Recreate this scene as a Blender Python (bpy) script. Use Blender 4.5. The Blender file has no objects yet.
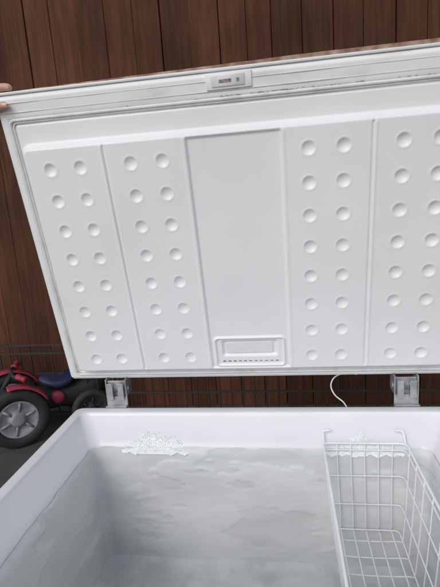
import bpy, math, random
import numpy as np
from mathutils import Vector, Matrix, noise
random.seed(7); rng=np.random.default_rng(5)
scene=bpy.context.scene
col=scene.collection

# ---------------------------------------------------------------- materials
def newmat(name):
    m=bpy.data.materials.new(name); m.use_nodes=True
    nt=m.node_tree; b=nt.nodes['Principled BSDF']
    return m,nt,b
def mat(name,c1,c2=None,rough=0.5,scale=20.0,bump=0.0,bscale=None,metal=0.0,detail=4,stretch=(1,1,1),lo=0.35,hi=0.7,spec=0.5,rvar=0.0,sub=0.0,bd=0.004):
    m,nt,b=newmat(name)
    N=nt.nodes; Lk=nt.links
    tc=N.new('ShaderNodeTexCoord'); mp=N.new('ShaderNodeMapping'); mp.inputs['Scale'].default_value=stretch
    Lk.new(tc.outputs['Object'],mp.inputs['Vector'])
    n=N.new('ShaderNodeTexNoise'); n.inputs['Scale'].default_value=scale; n.inputs['Detail'].default_value=detail
    Lk.new(mp.outputs['Vector'],n.inputs['Vector'])
    if c2 is None: c2=tuple(x*0.85 for x in c1)
    r=N.new('ShaderNodeValToRGB'); r.color_ramp.elements[0].position=lo; r.color_ramp.elements[1].position=hi
    r.color_ramp.elements[0].color=(*c2,1); r.color_ramp.elements[1].color=(*c1,1)
    Lk.new(n.outputs['Fac'],r.inputs['Fac']); Lk.new(r.outputs['Color'],b.inputs['Base Color'])
    b.inputs['Roughness'].default_value=rough; b.inputs['Metallic'].default_value=metal
    b.inputs['Specular IOR Level'].default_value=spec
    if rvar:
        mr=N.new('ShaderNodeMapRange'); mr.inputs['To Min'].default_value=rough-rvar; mr.inputs['To Max'].default_value=rough+rvar
        Lk.new(n.outputs['Fac'],mr.inputs['Value']); Lk.new(mr.outputs['Result'],b.inputs['Roughness'])
    if sub: b.inputs['Subsurface Weight'].default_value=sub; b.inputs['Subsurface Radius'].default_value=(0.01,0.004,0.002)
    if bump:
        n2=N.new('ShaderNodeTexNoise'); n2.inputs['Scale'].default_value=bscale or scale*3; n2.inputs['Detail'].default_value=3
        Lk.new(mp.outputs['Vector'],n2.inputs['Vector'])
        bp=N.new('ShaderNodeBump'); bp.inputs['Strength'].default_value=bump; bp.inputs['Distance'].default_value=bd
        Lk.new(n2.outputs['Fac'],bp.inputs['Height']); Lk.new(bp.outputs['Normal'],b.inputs['Normal'])
    return m

M_liner=mat('liner_plastic',(0.82,0.82,0.835),(0.775,0.775,0.79),0.42,4,detail=3)
M_paint=mat('white_enamel',(0.77,0.775,0.805),(0.73,0.735,0.765),0.33,6,detail=4)
M_gasket=mat('gasket_rubber',(0.72,0.72,0.73),(0.60,0.595,0.59),0.6,25,lo=0.3,hi=0.55)
M_grime=mat('gasket_grime',(0.42,0.38,0.35),(0.17,0.135,0.11),0.8,90,lo=0.4,hi=0.62)
M_lip=mat('lid_lip_plastic',(0.78,0.78,0.785),(0.68,0.66,0.635),0.5,9,lo=0.28,hi=0.5,stretch=(1,1,3))
M_rust=mat('rusty_edge',(0.42,0.30,0.22),(0.20,0.12,0.08),0.75,40,lo=0.35,hi=0.65)
M_steel=mat('galvanised_steel',(0.50,0.51,0.53),(0.33,0.33,0.34),0.45,30,metal=0.55)
M_dark=mat('dark_plastic',(0.03,0.03,0.03),(0.02,0.02,0.02),0.5,10)
M_wire=mat('white_coated_wire',(0.86,0.87,0.88),(0.80,0.81,0.83),0.35,20,detail=1)
M_diff=mat('diffuser_plastic',(0.76,0.77,0.79),(0.72,0.72,0.74),0.3,30,detail=1)
M_skin=mat('skin',(0.62,0.36,0.28),(0.54,0.29,0.22),0.5,60,bump=0.15,bscale=300,sub=0.1)
M_nail=mat('nail',(0.72,0.45,0.40),(0.68,0.42,0.37),0.3,60)
M_sleeve=mat('sleeve_cloth',(0.06,0.07,0.11),(0.04,0.045,0.08),0.9,80,bump=0.5,bscale=400)
M_ice=mat('ice_crystals',(0.90,0.91,0.92),(0.82,0.845,0.86),0.5,90,bump=0.25,bscale=350,bd=0.002)
M_tyre=mat('tyre_rubber',(0.03,0.03,0.032),(0.018,0.018,0.018),0.75,40,bump=0.3)
M_hub=mat('grey_hub',(0.33,0.34,0.36),(0.20,0.20,0.22),0.5,20)
M_pink=mat('red_pink_plastic',(0.38,0.04,0.075),(0.26,0.025,0.05),0.5,15)
M_blue=mat('dark_blue_vinyl',(0.022,0.032,0.09),(0.014,0.02,0.06),0.5,15)
M_black=mat('black_fabric',(0.026,0.024,0.028),(0.016,0.015,0.018),0.75,60,bump=0.3)
M_iron=mat('black_iron',(0.020,0.016,0.015),(0.035,0.022,0.017),0.6,60)
M_ground=mat('paving_concrete',(0.11,0.10,0.092),(0.05,0.046,0.042),0.9,3,bump=0.6,bscale=60)

def wood_mat():
    m,nt,b=newmat('fence_stained_timber'); N=nt.nodes; Lk=nt.links
    tc=N.new('ShaderNodeTexCoord'); at=N.new('ShaderNodeAttribute'); at.attribute_name='board'
    mp=N.new('ShaderNodeMapping'); mp.inputs['Scale'].default_value=(1,1,0.06)
    add=N.new('ShaderNodeVectorMath'); add.operation='ADD'
    sc=N.new('ShaderNodeVectorMath'); sc.operation='SCALE'; sc.inputs['Scale'].default_value=7.0
    Lk.new(at.outputs['Color'],sc.inputs[0]); Lk.new(tc.outputs['Object'],add.inputs[0]); Lk.new(sc.outputs[0],add.inputs[1])
    Lk.new(add.outputs[0],mp.inputs['Vector'])
    n=N.new('ShaderNodeTexNoise'); n.inputs['Scale'].default_value=42; n.inputs['Detail'].default_value=5; n.inputs['Distortion'].default_value=0.6
    Lk.new(mp.outputs[0],n.inputs['Vector'])
    r=N.new('ShaderNodeValToRGB'); e=r.color_ramp.elements
    e[0].position=0.22; e[0].color=(0.052,0.020,0.012,1); e[1].position=0.82; e[1].color=(0.118,0.047,0.027,1)
    Lk.new(n.outputs['Fac'],r.inputs['Fac'])
    n3=N.new('ShaderNodeTexNoise'); n3.inputs['Scale'].default_value=2.2; n3.inputs['Detail'].default_value=3
    Lk.new(tc.outputs['Object'],n3.inputs['Vector'])
    mr=N.new('ShaderNodeMapRange'); mr.inputs['From Min'].default_value=0.3; mr.inputs['From Max'].default_value=0.7
    mr.inputs['To Min'].default_value=0.72; mr.inputs['To Max'].default_value=1.22
    Lk.new(n3.outputs['Fac'],mr.inputs['Value'])
    sep=N.new('ShaderNodeSeparateColor'); Lk.new(at.outputs['Color'],sep.inputs[0])
    mr2=N.new('ShaderNodeMapRange'); mr2.inputs['To Min'].default_value=0.80; mr2.inputs['To Max'].default_value=1.16
    Lk.new(sep.outputs[0],mr2.inputs['Value'])
    mu=N.new('ShaderNodeMath'); mu.operation='MULTIPLY'; Lk.new(mr.outputs[0],mu.inputs[0]); Lk.new(mr2.outputs[0],mu.inputs[1])
    vm=N.new('ShaderNodeVectorMath'); vm.operation='SCALE'; Lk.new(r.outputs['Color'],vm.inputs[0]); Lk.new(mu.outputs[0],vm.inputs['Scale'])
    Lk.new(vm.outputs[0],b.inputs['Base Color']); b.inputs['Roughness'].default_value=0.85
    b.inputs['Specular IOR Level'].default_value=0.2
    bp=N.new('ShaderNodeBump'); bp.inputs['Strength'].default_value=0.4; bp.inputs['Distance'].default_value=0.003
    Lk.new(n.outputs['Fac'],bp.inputs['Height']); Lk.new(bp.outputs[0],b.inputs['Normal'])
    return m
M_wood=wood_mat()

def frost_mat():
    m,nt,b=newmat('frosted_liner'); N=nt.nodes; Lk=nt.links
    tc=N.new('ShaderNodeTexCoord')
    at=N.new('ShaderNodeAttribute'); at.attribute_name='ice'
    mp=N.new('ShaderNodeMapping'); mp.inputs['Scale'].default_value=(0.8,0.8,1.8); mp.inputs['Rotation'].default_value=(0.0,0.12,0)
    Lk.new(tc.outputs['Object'],mp.inputs[0])
    n=N.new('ShaderNodeTexNoise'); n.inputs['Scale'].default_value=7; n.inputs['Detail'].default_value=6; n.inputs['Distortion'].default_value=0.3
    Lk.new(mp.outputs[0],n.inputs['Vector'])
    mx=N.new('ShaderNodeMath'); mx.operation='MULTIPLY_ADD'; mx.inputs[1].default_value=0.24
    Lk.new(at.outputs['Fac'],mx.inputs[0]); Lk.new(n.outputs['Fac'],mx.inputs[2])
    r=N.new('ShaderNodeValToRGB'); e=r.color_ramp.elements
    e[0].position=0.30; e[0].color=(0.62,0.63,0.635,1); e[1].position=0.85; e[1].color=(0.78,0.79,0.795,1)
    Lk.new(mx.outputs[0],r.inputs['Fac']); Lk.new(r.outputs[0],b.inputs['Base Color'])
    mr=N.new('ShaderNodeMapRange'); mr.inputs['To Min'].default_value=0.3; mr.inputs['To Max'].default_value=0.65
    Lk.new(n.outputs['Fac'],mr.inputs['Value']); Lk.new(mr.outputs[0],b.inputs['Roughness'])
    n2=N.new('ShaderNodeTexNoise'); n2.inputs['Scale'].default_value=130; n2.inputs['Detail'].default_value=5
    Lk.new(tc.outputs['Object'],n2.inputs['Vector'])
    bp=N.new('ShaderNodeBump'); bp.inputs['Strength'].default_value=0.35; bp.inputs['Distance'].default_value=0.002
    Lk.new(n2.outputs['Fac'],bp.inputs['Height']); Lk.new(bp.outputs[0],b.inputs['Normal'])
    return m
M_frost=frost_mat()
M_melt=mat('melt_ice',(0.66,0.68,0.69),(0.50,0.52,0.53),0.28,8,bump=0.12,bscale=18,lo=0.38,hi=0.62,rvar=0.1,detail=6)

# ---------------------------------------------------------------- helpers
def empty(name):
    o=bpy.data.objects.new(name,None); col.objects.link(o); return o
def mkobj(name,verts,faces,m,parent=None,smooth=True,auto=None):
    me=bpy.data.meshes.new(name); me.from_pydata([tuple(v) for v in verts],[],[tuple(f) for f in faces]); me.update()
    mats=m if isinstance(m,(list,tuple)) else [m]
    for x in mats: me.materials.append(x)
    if smooth: me.polygons.foreach_set('use_smooth',[True]*len(me.polygons))
    o=bpy.data.objects.new(name,me); col.objects.link(o)
    if parent: o.parent=parent
    return o
class B:
    """mesh accumulator"""
    def __init__(s): s.v=[];s.f=[]
    def tube(s,pts,r,n=8,closed=False,cap=True):
        pts=[Vector(p) for p in pts]; k=len(pts); base=len(s.v)
        rs=r if isinstance(r,(list,tuple)) else [r]*k
        up=None
        for i,p in enumerate(pts):
            if closed: t=(pts[(i+1)%k]-pts[i-1])
            else: t=(pts[min(i+1,k-1)]-pts[max(i-1,0)])
            t.normalize()
            if up is None:
                a=Vector((0,0,1)) if abs(t.z)<0.9 else Vector((1,0,0)); up=(a-t*a.dot(t)).normalized()
            else:
                up=(up-t*up.dot(t)).normalized()
            sd=t.cross(up)
            for j in range(n):
                an=2*math.pi*j/n; s.v.append(p+rs[i]*(math.cos(an)*up+math.sin(an)*sd))
        m=k if closed else k-1
        for i in range(m):
            a=base+i*n; b=base+((i+1)%k)*n
            for j in range(n): s.f.append((a+j,a+(j+1)%n,b+(j+1)%n,b+j))
        if cap and not closed:
            s.f.append(tuple(base+j for j in range(n))[::-1]); s.f.append(tuple(base+(k-1)*n+j for j in range(n)))
    def box(s,lo,hi,M=None):
        b=len(s.v)
        for x in (lo[0],hi[0]):
            for y in (lo[1],hi[1]):
                for z in (lo[2],hi[2]):
                    p=Vector((x,y,z)); s.v.append(M@p if M else p)
        for f in ((0,1,3,2),(4,6,7,5),(0,4,5,1),(2,3,7,6),(0,2,6,4),(1,5,7,3)): s.f.append(tuple(b+i for i in f))
    def obj(s,name,m,parent=None,smooth=True,bevel=0,seg=2):
        o=mkobj(name,s.v,s.f,m,parent,smooth)
        if bevel:
            md=o.modifiers.new('b','BEVEL'); md.width=bevel; md.segments=seg; md.limit_method='ANGLE'
        return o
def rrect(x0,x1,y0,y1,r,k=6):
    out=[]
    for (cx,cy,a) in ((x1-r,y1-r,0),(x0+r,y1-r,90),(x0+r,y0+r,180),(x1-r,y0+r,270)):
        for i in range(k+1):
            t=math.radians(a+90*i/k); out.append((cx+r*math.cos(t),cy+r*math.sin(t)))
    return out
def loft(rings,capfirst=False,caplast=False):
    v=[];f=[];n=len(rings[0])
    for r in rings: v+=[Vector(p) for p in r]
    for i in range(len(rings)-1):
        for j in range(n): f.append((i*n+j,i*n+(j+1)%n,(i+1)*n+(j+1)%n,(i+1)*n+j))
    if capfirst: f.append(tuple(range(n))[::-1])
    if caplast: f.append(tuple((len(rings)-1)*n+j for j in range(n)))
    return v,f
def cr(pts,n=8):
    out=[];k=len(pts)
    for i in range(k-1):
        p0,p1,p2,p3=pts[max(i-1,0)],pts[i],pts[i+1],pts[min(i+2,k-1)]
        for j in range(n):
            t=j/n; out.append(0.5*((2*p1)+(p2-p0)*t+(2*p0-5*p1+4*p2-p3)*t*t+(3*p1-p0-3*p2+p3)*t**3))
    out.append(pts[-1]); return out

GZ=-0.85
# ---------------------------------------------------------------- freezer body
freezer=empty('chest_freezer')
X1=0.552; YF=-0.76
def R3(ins_x,ins_b,z,r,ins_f=None):
    f=ins_x if ins_f is None else ins_f
    return [(x,y,z) for x,y in rrect(-X1+ins_x,X1-ins_x,YF+f,0-ins_b,r,8)]
rings=[R3(0.012,0.012,GZ+0.03,0.012),R3(0,0,GZ+0.04,0.02),R3(0,0,-0.035,0.02)]
for i in range(1,7):
    t=math.radians(90*i/6); rr=0.014
    rings.append(R3(rr*(1-math.cos(t)),rr*(1-math.cos(t)),-rr+rr*math.sin(t),0.02))
rings.append(R3(0.020,0.020,0.0,0.02))
rings.append(R3(0.033,0.038,-0.0003,0.022))
rings.append(R3(0.0345,0.040,-0.0012,0.024))
rings.append(R3(0.036,0.042,-0.006,0.026))
rings.append(R3(0.039,0.046,-0.0105,0.028))
rings.append(R3(0.078,0.096,-0.055,0.030))
rings.append(R3(0.086,0.106,-0.064,0.030))
rings.append(R3(0.0905,0.1115,-0.074,0.030))
rings.append(R3(0.0925,0.1135,-0.095,0.030))
v,f=loft(rings,capfirst=True)
mkobj('cabinet',v,f,M_paint,freezer)
def dense(ring,step=0.004):
    out=[];n=len(ring)
    for i in range(n):
        a=Vector(ring[i]);b=Vector(ring[(i+1)%n]); L=(b-a).length; k=max(1,int(round(L/step)))
        for j in range(k): out.append(a.lerp(b,j/k))
    return out
def ss1(x,a,b):
    t=min(1,max(0,(x-a)/(b-a))); return t*t*(3-2*t)
FZ=-0.43
base=dense([(x,y,0) for x,y in rrect(-X1+0.0895,X1-0.0895,YF+0.0895,-0.1105,0.030,5)],0.0045)
rings=[];NZ=96;icev=[]
nrm=[]
for i,p in enumerate(base):
    t=(base[(i+1)%len(base)]-base[i-1]).normalized(); nrm.append(Vector((-t.y,t.x,0)))
for k in range(NZ+1):
    tt=k/NZ; z=-0.070+(FZ-0.02+0.070)*tt
    ring=[]
    for i,p in enumerate(base):
        q=Vector((p.x,p.y,z))
        big=noise.fractal(Vector((q.x*4,q.y*4,q.z*9)),0.7,2.0,4)
        fin=noise.fractal(Vector((q.x*40,q.y*40,q.z*60)),0.8,2.0,3)
        pl=noise.fractal(Vector((q.x*3.4+3,q.y*3.4,q.z*9+1.7)),0.75,2.1,5)
        fade=1-0.45*ss1(tt,0.0,0.4)
        sheet=ss1(pl,-0.04,0.12)*fade
        d=0.004+0.0015*big+0.0003*fin+0.0026*sheet
        d*=min(1,tt*14+0.35)
        d=max(d,0.0008)+0.008*tt
        icev.append(min(1,sheet))
        ring.append((q.x+nrm[i].x*d,q.y+nrm[i].y*d,z+(0.005*noise.fractal(q*22,0.8,2,3) if k==0 else 0)))
    rings.append(ring)
v,f=loft(rings)
o=mkobj('frosted_wall',v,f,M_frost,freezer)
a_=o.data.attributes.new('ice','FLOAT','POINT'); a_.data.foreach_set('value',icev)
nx,ny=150,100
v=[];f=[]
for j in range(ny+1):
    for i in range(nx+1):
        x=-0.47+0.94*i/nx; y=-0.70+0.61*j/ny
        q=Vector((x,y,0))
        pl=noise.fractal(Vector((x*7,y*7,9)),0.6,2,5)
        h=0.003*noise.fractal(q*6,0.8,2,4)+0.0003*noise.noise(q*30)+0.002*ss1(pl,0.08,0.25)
        e=min(0.455-abs(x),-0.12-y,y+0.66); h+=0.010*max(0,1-max(e,0)/0.03)**2
        h=max(h,-0.0005)
        v.append((x,y,FZ+h))
for j in range(ny):
    for i in range(nx):
        a=j*(nx+1)+i; f.append((a,a+1,a+nx+2,a+nx+1))
mkobj('melt_ice_floor',v,f,M_melt,freezer)

# ---------------------------------------------------------------- lid
TH=math.radians(12.4453); ZL=0.0841
def L(X,vv,h=0.0):
    return Vector((X,-vv*math.sin(TH)-h*math.cos(TH),ZL+vv*math.cos(TH)-h*math.sin(TH)))
P_,Q_,E_,S_=0.1092,0.3148,0.5257,0.0394
V0,V1=0.0322,0.6754; HX=0.566; VT=0.812; FR=-0.022
def sst(x,a,b):
    t=np.clip((x-a)/(b-a),0,1); return t*t*(3-2*t)
def sdr(X,V,x0,x1,y0,y1,r):
    cx,cy=(x0+x1)/2,(y0+y1)/2
    dx=np.abs(X-cx)-((x1-x0)/2-r); dy=np.abs(V-cy)-((y1-y0)/2-r)
    return np.hypot(np.maximum(dx,0),np.maximum(dy,0))+np.minimum(np.maximum(dx,dy),0)-r
nx=566; ny=406
xs=np.linspace(-HX,HX,nx); vs=np.linspace(0,VT,ny)
X,V=np.meshgrid(xs,vs)
sd=sdr(X,V,-E_-0.010,E_+0.010,V0-0.010,V1+0.020,0.028)
H=FR*sst(sd,-0.016,0.0)
inp=1-sst(sd,-0.022,-0.014)
g=np.exp(-((np.abs(X)-Q_)/0.0024)**2)-0.35*np.exp(-((np.abs(X)-Q_-0.006)/0.0035)**2)
H-=0.0042*g*inp*sst(V,V0-0.004,V0+0.006)*(1-sst(V,V1-0.002,V1+0.012))
cen_=(1-sst(np.abs(X),P_-0.0015,P_+0.0035))
H-=0.0055*cen_*inp*(1-sst(V,V1-0.004,V1+0.008))
H+=0.0012*np.exp(-((np.abs(X)-P_-0.007)/0.004)**2)*inp
H+=0.0012*np.sin(X*9+1)*np.sin(V*7+.4)+0.0004*np.sin(X*31+V*11)*np.sin(V*23-X*5)
RD=0.0158
rr=random.Random(3)
for sgn in (-1,1):
    for mid in ((P_+Q_)/2,(Q_+E_)/2):
        for ds in (-S_,S_):
            for k in range(8):
                cx=sgn*mid+ds; cv=0.6308-0.0790*k
                d=np.hypot(X-cx,V-cv)
                H-=0.0056*rr.uniform(0.9,1.1)*np.clip(1-(d/RD)**2,0,1)**0.95
                H+=0.0006*np.exp(-((d-RD*1.08)/0.003)**2)
s2=sdr(X,V,-0.097,0.097,0.046,0.136,0.010)
H+=0.006*np.exp(-((s2)/0.0032)**2)
s3=sdr(X,V,-0.080,0.080,0.074,0.128,0.008)
H-=0.007*(1-sst(s3,-0.008,0.0))
s4=sdr(X,V,-0.546,0.546,0.011,0.752,0.012)
H-=0.005*np.exp(-((s4)/0.0045)**2)
H-=0.003*np.exp(-((s4+0.011)/0.0016)**2)
H-=0.010*sst(V,0.795,VT)**2
st,ct=math.sin(TH),math.cos(TH)
co=np.stack([X,-V*st-H*ct,ZL+V*ct-H*st],-1).reshape(-1,3)
idx=np.arange(nx*ny).reshape(ny,nx)
fa=np.stack([idx[:-1,:-1],idx[:-1,1:],idx[1:,1:],idx[1:,:-1]],-1).reshape(-1,4)
me=bpy.data.meshes.new('lid_liner'); me.from_pydata(co.tolist(),[],fa.tolist())
me.materials.append(M_liner); me.materials.append(M_lip)
fv=V[:-1,:-1].reshape(-1); mi=(fv>0.758).astype(int)
me.polygons.foreach_set('material_index',mi.tolist())
me.polygons.foreach_set('use_smooth',[True]*len(me.polygons)); me.update()
lin=bpy.data.objects.new('lid_liner',me); col.objects.link(lin); lin.parent=freezer
def LR(ins,h,r=0.008,top=0.0):
    return [L(x,y,h) for x,y in rrect(-HX-0.003+ins,HX+0.003-ins,-0.003+ins,VT+0.003-ins+top,r,6)]
rings=[LR(0.005,FR-0.004),LR(0.0,FR-0.0015),LR(-0.0012,FR-0.004),LR(-0.0012,FR-0.055),LR(0.002,FR-0.062),LR(0.012,FR-0.067)]
v,f=loft(rings,caplast=True)
mkobj('lid_shell',v,f,M_paint,freezer)
def loopL(ins,h,r=0.012,n=8):
    return [L(x,y,h) for x,y in rrect(-0.546+ins,0.546-ins,0.011+ins,0.752-ins,r,n)]
b=B(); b.tube(loopL(0.0,FR+0.001),0.0042,8,closed=True); b.tube(loopL(0.006,FR-0.0005),0.0026,6,closed=True); b.obj('gasket',M_gasket,freezer)
b=B()
for i in range(70):
    x=random.uniform(-0.02,HX) if random.random()<0.75 else random.uniform(-HX,HX)
    w=random.uniform(0.001,0.004)*random.random()+0.0006; vv=0.7575+random.gauss(0,0.0009)
    n=7; base_=len(b.v)
    for j in range(n):
        a=2*math.pi*j/n; q=random.uniform(0.6,1.1)
        b.v.append(L(x+w*2.2*q*math.cos(a),vv+min(w,0.0016)*0.5*q*math.sin(a),FR+0.0032))
    b.f.append(tuple(range(base_,base_+n)))
b.obj('gasket_grime_specks',M_grime,freezer,smooth=False)
b=B()
def strip(b,x0,x1,v0,v1,h0,h1):
    base_=len(b.v); 
    for x in (x0,x1):
        for vv in (v0,v1):
            for h in (h0,h1): b.v.append(L(x,vv,h))
    for f_ in ((0,1,3,2),(4,6,7,5),(0,4,5,1),(2,3,7,6),(0,2,6,4),(1,5,7,3)): b.f.append(tuple(base_+i for i in f_))
strip(b,-HX+0.002,HX-0.002,0.7685,0.7700,FR-0.001,FR+0.0012)
strip(b,-HX+0.002,HX-0.002,0.790,0.7912,FR-0.002,FR+0.001)
b.obj('lip_seam',M_gasket,freezer,smooth=False)
v=[];f=[];n=160
for i in range(n+1):
    x=-HX+0.06+(2*HX-0.06)*i/n; t=i/n
    hgt=0.0008+0.0075*min(1,t*1.6)+0.0005*noise.noise(Vector((x*25,0,0)))
    for (vv,h) in ((VT+0.003,FR-0.009),(VT+0.0045+hgt,FR-0.010),(VT+0.0045+hgt,FR-0.014),(VT+0.003,FR-0.05)): v.append(L(x,vv,h))
for i in range(n):
    for j in range(3): f.append((i*4+j,i*4+4+j,i*4+5+j,i*4+1+j))
mkobj('rusted_top_trim',v,f,M_rust,freezer,smooth=False)
b=B(); strip(b,-HX,HX,VT-0.004,VT+0.0045,FR-0.05,FR-0.0075); b.obj('lid_front_edge',M_lip,freezer,bevel=0.0015)
b=B(); strip(b,-0.052,0.052,0.771,0.806,FR-0.004,FR+0.004); b.obj('lock_plate',M_liner,freezer,bevel=0.002)
b=B(); strip(b,-0.040,0.036,0.777,0.801,FR+0.003,FR+0.0065); b.obj('lock_striker',M_gasket,freezer,bevel=0.0015)
b=B(); strip(b,-0.022,0.006,0.785,0.792,FR+0.006,FR+0.0072); strip(b,0.018,0.024,0.785,0.792,FR+0.006,FR+0.0072); b.obj('lock_slot',M_grime,freezer,smooth=False)
rr_=[[L(x,y,-0.0145) for x,y in rrect(-0.070,0.070,0.080,0.122,0.006,5)],[L(x,y,-0.0085) for x,y in rrect(-0.064,0.064,0.084,0.118,0.006,5)]]
v,f=loft(rr_,caplast=True); o=mkobj('lamp_diffuser',v,f,M_diff,freezer,smooth=False)
b=B()
for i in range(11):
    x=-0.075+0.015*i; strip(b,x-0.0045,x+0.0045,0.0575,0.0612,-0.009,-0.0042)
b.obj('lamp_vent_slots',M_grime,freezer,smooth=False,bevel=0.0006)
b=B(); strip(b,-HX+0.001,HX-0.001,-0.008,-0.0035,FR-0.058,FR-0.004); b.obj('lid_rear_flange',M_lip,freezer,bevel=0.001)

for i,sx in enumerate((-0.420,0.430)):
    b=B()
    b.box((sx-0.033,0.004,-0.12),(sx+0.033,0.010,0.030))
    b.box((sx-0.033,0.004,0.030),(sx-0.029,0.052,0.085))
    b.box((sx+0.029,0.004,0.030),(sx+0.033,0.052,0.085))
    b.box((sx-0.026,-0.004,0.022),(sx-0.008,0.000,0.074))
    b.box((sx+0.008,-0.004,0.022),(sx+0.026,0.000,0.074))
    b.box((sx-0.0285,0.012,-0.02),(sx+0.0285,0.018,0.078))
    b.box((sx-0.033,-0.012,0.0012),(sx+0.033,0.010,0.0042))
    b.obj('hinge_bracket_%d'%(i+1),M_steel,freezer,smooth=False,bevel=0.001)
    b=B(); b.tube([(sx-0.036,0.020,0.052),(sx+0.036,0.020,0.052)],0.0075,12)
    pts=[]
    for k in range(90):
        a=k/90*2*math.pi*9; pts.append((sx-0.024+0.048*k/90,0.020+0.013*math.cos(a),0.052+0.013*math.sin(a)))
    b.tube(pts,0.0022,6); b.obj('hinge_spring_%d'%(i+1),M_steel,freezer)
b=B()
pts=[Vector(p) for p in ((0.300,0.030,0.082),(0.270,0.045,0.080),(0.240,0.050,0.066),(0.228,0.048,0.040),(0.238,0.040,0.014),(0.262,0.030,-0.006),(0.275,0.020,-0.03))]
b.tube(cr(pts),0.0022,8); b.obj('lamp_cable',M_gasket,freezer)
b=B()
for sx in (-0.48,0.48):
    for sy in (-0.08,-0.68):
        b.tube([(sx-0.012,sy,GZ+0.02),(sx+0.012,sy,GZ+0.02)],0.020,16)
b.obj('castors',M_dark,freezer,bevel=0.002)

# ---------------------------------------------------------------- wire basket
bk=empty('wire_basket')
BX0,BX1=0.189,0.400; BY0,BY1=-0.119,-0.665; BZ=-0.05; BB=-0.30
tx=0.022; ty=0.02
b=B()
ring=[(x,y,BZ) for x,y in rrect(BX0,BX1,BY1,BY0,0.016,5)]
b.tube(ring,0.0032,8,closed=True)
ring=[(x,y,BZ-0.018) for x,y in rrect(BX0+0.002,BX1-0.002,BY1+0.002,BY0-0.002,0.016,5)]
b.tube(ring,0.0021,6,closed=True)
def sidex(t): return BX0+tx*t,BX1-tx*t
def U(pts): b.tube(pts,0.0018,6)
n=9
for i in range(n):
    y=BY1+0.03+(BY0-BY1-0.06)*i/(n-1)
    yb=BY1+ty+0.03+(BY0-BY1-0.06-2*ty)*i/(n-1)
    U(cr([Vector(p) for p in ((BX0,y,BZ),(BX0+tx*0.8,yb,BB+0.02),(BX0+tx+0.012,yb,BB),(BX1-tx-0.012,yb,BB),(BX1-tx*0.8,yb,BB+0.02),(BX1,y,BZ))],5))
for i in range(5):
    x=BX0+0.035+(BX1-BX0-0.07)*i/4; xb=BX0+tx+0.018+(BX1-BX0-2*tx-0.036)*i/4
    U(cr([Vector(p) for p in ((x,BY1,BZ),(xb,BY1+ty*0.8,BB+0.02),(xb,BY1+ty+0.012,BB+0.003),(xb,BY0-ty-0.012,BB+0.003),(xb,BY0-ty*0.8,BB+0.02),(x,BY0,BZ))],5))
for t in (0.36,0.68,0.97):
    z=BZ+(BB-BZ)*t; a,c=sidex(t)
    b.tube([(x,y,z) for x,y in rrect(a,c,BY1+ty*t,BY0-ty*t,0.014,4)],0.0019,6,closed=True)
for yy,s in ((BY0,1),(BY1,-1)):
    for x in (BX0+0.002,BX1-0.002):
        sg=1 if x<0.3 else -1
        b.tube(cr([Vector((x,yy-0.003*s,BZ-0.002)),Vector((x,yy+0.010*s,BZ+0.004)),Vector((x,yy+0.022*s,BZ+0.015)),Vector((x+0.004*sg,yy+0.028*s,BZ+0.020)),Vector((x+0.02*sg,yy+0.029*s,BZ+0.021))],4),0.0028,8)
b.obj('wire_frame',M_wire,bk)

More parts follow.
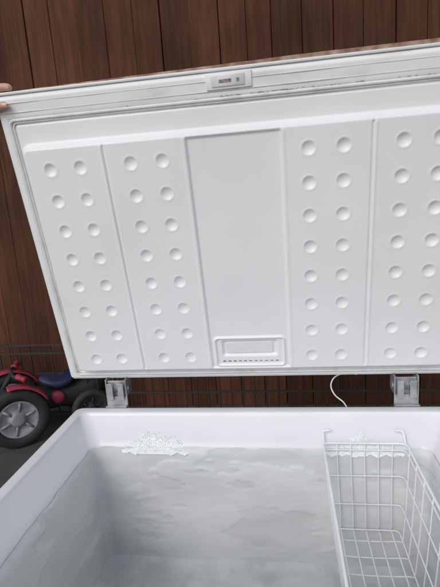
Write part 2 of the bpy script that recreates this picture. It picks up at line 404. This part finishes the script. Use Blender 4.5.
# ---------------------------------------------------------------- ice on the rim
import bmesh
def icepile(name,cx,w,prof,seed,dens,hmax=0.011,ext=0.05):
    rn=random.Random(seed)
    e=empty(name)
    def rimz(y):
        t=-y
        if t<0.046: return -0.0105
        if t<0.096: return -0.0105-0.0445*(t-0.046)/0.050
        if t<0.106: return -0.055-0.9*(t-0.096)
        return -0.064-1.8*(t-0.106)
    def env_(u):
        u=max(-1,min(1,u)); k=(u+1)/2*(len(prof)-1); i=min(int(k),len(prof)-2); return prof[i]*(1-(k-i))+prof[i+1]*(k-i)
    def hh(x,y):
        u=(x-cx)/w
        if abs(u)>=1: return -0.004
        env=max(0,env_(u)*(1+0.22*noise.fractal(Vector((x*26,seed,0)),0.8,2,3)))
        lo_=-0.1125-0.004*noise.noise(Vector((x*50,seed+3,0)))
        top=-0.1125+ext*max(env,0.02)+0.006*noise.fractal(Vector((x*70,y*70,seed)),0.9,2,3)
        s=min(max(0,(top-y)/0.030),1)*min(1,max(0,(y-lo_+0.006)/0.006))
        s=s*s*(3-2*s)
        q=Vector((x,y,seed))
        return (hmax*(0.30+0.70*env)*s)*(1+0.28*noise.fractal(q*42,0.9,2,3)+0.12*noise.noise(q*170))*min(1,(1-abs(u))*6)-0.0010
    nx,ny=170,64; v=[];f=[]
    ymin,ymax=-0.121,-0.047
    for j in range(ny+1):
        y=ymin+(ymax-ymin)*j/ny
        for i in range(nx+1):
            x=cx-w*1.02+2.04*w*i/nx
            v.append((x,y,rimz(y)+hh(x,y)-0.0006))
    for j in range(ny):
        for i in range(nx):
            a=j*(nx+1)+i
            if max(v[k][2]-rimz(v[k][1]) for k in (a,a+1,a+nx+2,a+nx+1))>-0.0014: f.append((a,a+1,a+nx+2,a+nx+1))
    mkobj('mound',v,f,M_ice,e)
    b=B()
    bm=bmesh.new(); bmesh.ops.create_icosphere(bm,subdivisions=1,radius=1)
    iv=[p.co.copy() for p in bm.verts]; fi=[[p.index for p in q.verts] for q in bm.faces]; bm.free()
    cnt=0;tries=0
    while cnt<dens and tries<dens*40:
        tries+=1
        x=cx+w*rn.uniform(-1,1); y=rn.uniform(-0.118,-0.052)
        h=hh(x,y); 
        if h<0.0002: continue
        s=rn.choice((0.0006,0.0008,0.0011,0.0014))*rn.uniform(0.8,1.3); rot=Matrix.Rotation(rn.uniform(0,6),3,(rn.random(),rn.random(),rn.random()+.1))
        base_=len(b.v); sc=Vector((rn.uniform(.6,1.3),rn.uniform(.6,1.3),rn.uniform(.5,1.0)))
        for p in iv:
            q=Vector((p.x*sc.x,p.y*sc.y,p.z*sc.z))*rn.uniform(0.8,1.1)
            b.v.append(rot@q*s+Vector((x,y,rimz(y)+max(h,0)+s*0.15)))
        for q in fi: b.f.append(tuple(base_+k for k in q))
        cnt+=1
    b.obj('crumbs',M_ice,e,smooth=True)
    return e
icepile('ice_pile',-0.262,0.122,[0.02,0.3,0.62,0.95,1.0,0.85,0.7,0.55,0.35,0.15,0.03],3,1400,0.0065,0.047)
icepile('ice_pile.001',0.293,0.120,[0.02,0.2,0.4,0.62,0.9,1.0,0.75,0.62,0.4,0.2,0.03],11,1000,0.0055,0.040)

# ---------------------------------------------------------------- hand gripping lid corner
hand=empty('hand')
def skin(name,chains,m,parent,sub=2):
    verts=[];edges=[];rad=[]
    for ch in chains:
        prev=None
        for it in ch:
            if isinstance(it,int): prev=it; continue
            verts.append(it[0]); rad.append(it[1]); i=len(verts)-1
            if prev is not None: edges.append((prev,i))
            prev=i
    me=bpy.data.meshes.new(name); me.from_pydata([tuple(v) for v in verts],edges,[])
    me.materials.append(m)
    o=bpy.data.objects.new(name,me); col.objects.link(o); o.parent=parent
    md=o.modifiers.new('skin','SKIN'); md.use_smooth_shade=True
    sv=me.skin_vertices[0].data
    for i,r in enumerate(rad):
        sv[i].radius=(r,r); sv[i].use_root=(i==0)
    md=o.modifiers.new('sub','SUBSURF'); md.levels=sub; md.render_levels=sub
    return o
HXO=0.024
def LH(x,vv,h): return L(x+HXO,vv,h)
skin('palm_and_forearm',[
 [(LH(-0.655,0.765,-0.045),0.026),(LH(-0.700,0.715,-0.045),0.024),(LH(-0.735,0.650,-0.045),0.028),(LH(-0.79,0.54,-0.04),0.036)],
 [0,(LH(-0.628,0.800,-0.040),0.015)],
 [0,(LH(-0.618,0.778,-0.055),0.016)],
 [0,(LH(-0.622,0.755,-0.070),0.016)]],M_skin,hand)
def finger(name,pts): skin(name,[[(LH(*p[:3]),p[3]) for p in pts]],M_skin,hand)
finger('index_finger',[(-0.640,0.792,-0.042,0.0110),(-0.612,0.822,-0.036,0.0104),(-0.580,0.8285,-0.034,0.0098),(-0.556,0.8275,-0.030,0.0092),(-0.546,0.8225,-0.026,0.0078)])
finger('middle_finger',[(-0.640,0.780,-0.055,0.0105),(-0.605,0.797,-0.088,0.0098),(-0.575,0.790,-0.101,0.0088),(-0.548,0.778,-0.100,0.0078),(-0.537,0.773,-0.099,0.0068)])
finger('ring_finger',[(-0.640,0.765,-0.062,0.0100),(-0.608,0.770,-0.094,0.0092),(-0.580,0.762,-0.101,0.0084),(-0.556,0.752,-0.100,0.0075),(-0.546,0.748,-0.099,0.0065)])
finger('little_finger',[(-0.645,0.750,-0.066,0.0090),(-0.612,0.745,-0.094,0.0082),(-0.590,0.737,-0.100,0.0074),(-0.572,0.730,-0.100,0.0066),(-0.565,0.727,-0.099,0.0058)])
finger('thumb',[(-0.672,0.755,-0.034,0.0140),(-0.635,0.772,-0.018,0.0122),(-0.598,0.785,-0.010,0.0110),(-0.570,0.788,-0.0105,0.0100),(-0.558,0.788,-0.0115,0.0085)])
def nail(name,c,nn,tt,r):
    c=Vector(c);nn=Vector(nn).normalized();tt=Vector(tt).normalized();ss=nn.cross(tt)
    v=[];f=[]
    for j in range(5):
        for i in range(5):
            a=(i-2)/2*0.8; v.append(c+ss*math.sin(a)*r+nn*(math.cos(a)-1)*r+tt*(j-2)/2*r*1.1)
    for j in range(4):
        for i in range(4):
            a=j*5+i; f.append((a,a+1,a+6,a+5))
    mkobj(name,v,f,M_nail,hand)
nail('thumb_nail',LH(-0.563,0.788,-0.0020),L(0,0,1)-L(0,0,0),(1,0,0),0.0068)
def slv(c,r): return [c+r*(math.cos(a)*Vector((0.87,0,-0.45))+math.sin(a)*Vector((0,1,0))) for a in [2*math.pi*i/24 for i in range(24)]]
v,f=loft([slv(LH(-0.735,0.650,-0.045),0.036),slv(LH(-0.735,0.650,-0.045),0.040),slv(LH(-0.79,0.54,-0.045),0.050),slv(LH(-0.88,0.38,-0.045),0.060)],caplast=True)
mkobj('sleeve',v,f,M_sleeve,hand)

# ---------------------------------------------------------------- fence
FY=1.72
def fence(name,origin,ang,length,zt):
    v=[];f=[];cols=[]
    x=0; R_=Matrix.Rotation(ang,3,'Z'); rn=random.Random(name)
    def bx(lo,hi,c,lean=0,thin=None):
        b0=len(v)
        for X_ in (lo[0],hi[0]):
            for Y_ in (lo[1],hi[1]):
                for Z_ in (lo[2],hi[2]):
                    y=Y_
                    if thin is not None and X_==hi[0] and Y_==lo[1]: y=Y_+thin
                    v.append(R_@Vector((X_+lean*(Z_-lo[2]),y,Z_))+Vector(origin))
        for q in ((0,1,3,2),(4,6,7,5),(0,4,5,1),(2,3,7,6),(0,2,6,4),(1,5,7,3)): f.append(tuple(b0+k for k in q))
        cols.extend([c]*6)
    while x<length:
        w=rn.choice((0.15,0.165,0.17,0.18)); c=(rn.random(),rn.random(),rn.random(),1)
        o=rn.uniform(-0.004,0.004)
        bx((x,o,0.02),(x+w-rn.uniform(0.002,0.005),o+0.022,zt-rn.uniform(0,0.012)),c,rn.uniform(-0.0015,0.0015),thin=0.006)
        x+=w
    bx((0,0.0335,0.02),(length,0.046,zt-0.05),(0.0,0.4,0.5,1))
    for z in (0.35,1.35,zt-0.35):
        bx((0,0.048,z),(length,0.085,z+0.075),(0.3,0.4,0.5,1))
    me=bpy.data.meshes.new(name); me.from_pydata([tuple(p) for p in v],[],f); me.materials.append(M_wood)
    at=me.color_attributes.new('board','FLOAT_COLOR','CORNER')
    data=[]
    for i,p in enumerate(me.polygons):
        for _ in p.loop_indices: data.extend(cols[i])
    at.data.foreach_set('color',data)
    o=bpy.data.objects.new(name,me); col.objects.link(o)
    md=o.modifiers.new('b','BEVEL'); md.width=0.003; md.segments=1
    return o
fence('wooden_fence',(-3.6,FY,GZ),0,7.6,3.0)

b=B(); RY=1.56; x=-3.4
for z in (-0.29,-0.35,-0.50,-0.65,-0.80):
    b.box((-3.4,RY-0.005,z-0.007),(3.6,RY+0.005,z+0.007))
while x<3.6:
    b.tube([(x,RY-0.0,GZ),(x,RY,-0.285)],0.0052,6); x+=0.078
x=-3.4
while x<3.6:
    b.box((x-0.014,RY-0.014,GZ),(x+0.014,RY+0.014,-0.275)); x+=2.3
b.obj('metal_railing',M_iron,None,smooth=False)

v=[(-60,-60,GZ),(60,-60,GZ),(60,60,GZ),(-60,60,GZ)]
mkobj('ground',v,[(0,1,2,3)],M_ground,None,smooth=False)

# ---------------------------------------------------------------- child's ride-on toy
tri=empty('ride_on_toy')
def wheel(name,c,ax,r,w,mt,mh):
    c=Vector(c);ax=Vector(ax).normalized(); u=ax.cross(Vector((0,0,1))).normalized(); k=ax.cross(u)
    b=B(); n=44
    prof=[(r*0.62,-w*.40),(r*0.80,-w*.5),(r*0.94,-w*.40),(r,-w*.15),(r,w*.15),(r*0.94,w*.40),(r*0.80,w*.5),(r*0.62,w*.40)]
    for i in range(n):
        a=2*math.pi*i/n; tr=1.0-(0.012 if i%2 else 0)
        for (q,h) in prof: b.v.append(c+ax*h+q*(tr if q>r*0.9 else 1)*(math.cos(a)*u+math.sin(a)*k))
    m=len(prof)
    for i in range(n):
        for j in range(m): b.f.append((i*m+j,((i+1)%n)*m+j,((i+1)%n)*m+(j+1)%m,i*m+(j+1)%m))
    b.obj(name+'_tyre',mt,tri)
    for s,nm in ((1,'a'),(-1,'b')):
        rings=[]
        for q,h in ((0.64,0.36),(0.58,0.42),(0.54,0.30),(0.34,0.16),(0.26,0.20),(0.22,0.52),(0.17,0.58),(0.04,0.60)):
            rings.append([c+ax*(s*h*w)+q*r*(math.cos(2*math.pi*i/n)*u+math.sin(2*math.pi*i/n)*k) for i in range(n)])
        v,f=loft(rings,caplast=True); mkobj(name+'_hub_'+nm,v,f,mh,tri)
    b=B()
    for s in (-1,1):
        for q in range(6):
            a=2*math.pi*q/6+0.3; d=math.cos(a)*u+math.sin(a)*k
            b.tube([c+d*r*0.2+ax*s*w*.28,c+d*r*0.56+ax*s*w*.34],r*.045,6)
    b.obj(name+'_ribs',mh,tri)
ax=Vector((0.62,-0.78,0)).normalized(); fw=Vector((0.78,0.62,0))
W1=Vector((-1.600,1.190,GZ+0.195)); 
wheel('wheel_1',W1,ax,0.195,0.06,M_tyre,M_hub)
W2=W1+fw*0.46; W2.z=GZ+0.13
wheel('wheel_2',W2,ax,0.13,0.05,M_tyre,M_black)
W3=W1-ax*0.36; wheel('wheel_3',W3,ax,0.195,0.06,M_tyre,M_hub)
wheel('wheel_4',W2-ax*0.34,ax,0.13,0.05,M_tyre,M_black)
b=B(); b.tube([W1,W3],0.011,10); b.tube([W2,W2-ax*0.34],0.010,8); b.obj('axles',M_hub,tri)
up=Vector((0,0,1))
rg=[]
mid=W1-ax*0.18
for s,hw,zb,ztop in ((-0.20,0.05,0.22,0.29),(-0.16,0.08,0.17,0.33),(-0.04,0.10,0.15,0.345),(0.10,0.095,0.15,0.32),(0.22,0.085,0.14,0.28),(0.38,0.085,0.13,0.28),(0.50,0.10,0.13,0.30),(0.58,0.085,0.16,0.29),(0.61,0.05,0.20,0.26)):
    ring=[]
    for i in range(24):
        a=2*math.pi*i/24; cu=math.copysign(abs(math.cos(a))**0.7,math.cos(a)); su=math.copysign(abs(math.sin(a))**0.7,math.sin(a))
        p=mid+fw*s+ax*hw*cu; p.z=GZ+(zb+ztop)/2+(ztop-zb)/2*su; ring.append(p)
    rg.append(ring)
v,f=loft(rg,True,True); mkobj('body',v,f,M_black,tri)
for nm,Wc,r_,a0,a1 in (('mudguard_1',W1,0.215,25,100),('mudguard_2',W3,0.215,25,150)):
    v=[];f=[];n=20
    for i in range(n+1):
        a=math.radians(a0+(a1-a0)*i/n)
        for h in (-0.04,-0.035,0.035,0.04):
            q=r_-(0.012 if abs(h)>0.038 else 0); v.append(Wc+fw*math.cos(a)*q+up*math.sin(a)*q+ax*h)
    for i in range(n):
        for j in range(3): f.append((i*4+j,i*4+4+j,i*4+5+j,i*4+1+j))
    o=mkobj(nm,v,f,M_pink,tri); md=o.modifiers.new('s','SOLIDIFY'); md.thickness=0.004
rg=[]
sc_=mid+fw*0.30
for z,s in ((0.28,0.7),(0.295,0.95),(0.315,1.0),(0.335,0.92),(0.340,0.6)):
    ring=[]
    for i in range(28):
        a=2*math.pi*i/28; ring.append(Vector((sc_.x,sc_.y,GZ+z+0.035*abs(math.cos(a))**2))+fw*0.13*math.cos(a)*s+ax*0.10*math.sin(a)*s)
    rg.append(ring)
v,f=loft(rg,True,True); mkobj('seat',v,f,M_blue,tri)
b=B(); st0=mid-fw*0.06; st0.z=GZ+0.33; st1=mid+fw*0.02; st1.z=GZ+0.44
b.tube([st0,st1],0.016,10); 
b.tube(cr([st1+ax*0.14+fw*0.04,st1+ax*0.08,st1,st1-ax*0.08,st1-ax*0.14+fw*0.04]),0.011,8); b.obj('handlebar',M_black,tri)
b=B()
for s in (-1,1): b.tube([st1+ax*0.11*s+fw*0.025,st1+ax*0.125*s+fw*0.03,st1+ax*0.18*s+fw*0.05,st1+ax*0.195*s+fw*0.055],[0.022,0.017,0.017,0.022],12)
b.obj('grips',M_pink,tri)
b=B()
for s,t,z in ((0.105,0.12,0.26),(0.10,0.27,0.23)):
    p=mid+fw*t+ax*s; p.z=GZ+z; b.tube([p-ax*0.03,p,p+ax*0.012],[0.045,0.042,0.034],18)
b.obj('side_bosses',M_pink,tri)

# ---------------------------------------------------------------- light
w=bpy.data.worlds.new('World'); scene.world=w; w.use_nodes=True
nt=w.node_tree; bg=nt.nodes['Background']
sky=nt.nodes.new('ShaderNodeTexSky'); sky.sky_type='NISHITA'; sky.sun_disc=False
EL=math.radians(36); AZ=math.radians(205)
sky.sun_elevation=EL; sky.sun_rotation=AZ
hs=nt.nodes.new('ShaderNodeHueSaturation'); hs.inputs['Saturation'].default_value=0.26
nt.links.new(sky.outputs[0],hs.inputs['Color']); nt.links.new(hs.outputs[0],bg.inputs['Color'])
bg.inputs['Strength'].default_value=0.148
sl=bpy.data.lights.new('sun','SUN'); sl.energy=1.1; sl.angle=math.radians(32); sl.color=(1,0.98,0.95)
so=bpy.data.objects.new('sun',sl); col.objects.link(so)
d=Vector((math.sin(AZ)*math.cos(EL),math.cos(AZ)*math.cos(EL),math.sin(EL)))
so.rotation_euler=d.to_track_quat('Z','Y').to_euler()
scene.view_settings.view_transform='Standard'; scene.view_settings.look='None'; scene.view_settings.exposure=0

# ---------------------------------------------------------------- camera
p,y,r=[math.radians(a) for a in (-11.4509,8.5266,-4.0751)]
F=Vector((-math.sin(y)*math.cos(p),math.cos(y)*math.cos(p),math.sin(p)))
Rt=Vector((math.cos(y),math.sin(y),0)); U_=Rt.cross(F)
R2=math.cos(r)*Rt+math.sin(r)*U_; U2=-math.sin(r)*Rt+math.cos(r)*U_
cd=bpy.data.cameras.new('camera'); co_=bpy.data.objects.new('camera',cd); col.objects.link(co_)
M=Matrix((R2,U2,-F)).transposed().to_4x4(); M.translation=Vector((0.1076,-1.2257,0.5923)); co_.matrix_world=M
cd.sensor_fit='VERTICAL'; cd.sensor_height=24; cd.lens=448.65/587*24; cd.clip_start=0.02; cd.clip_end=300
scene.camera=co_
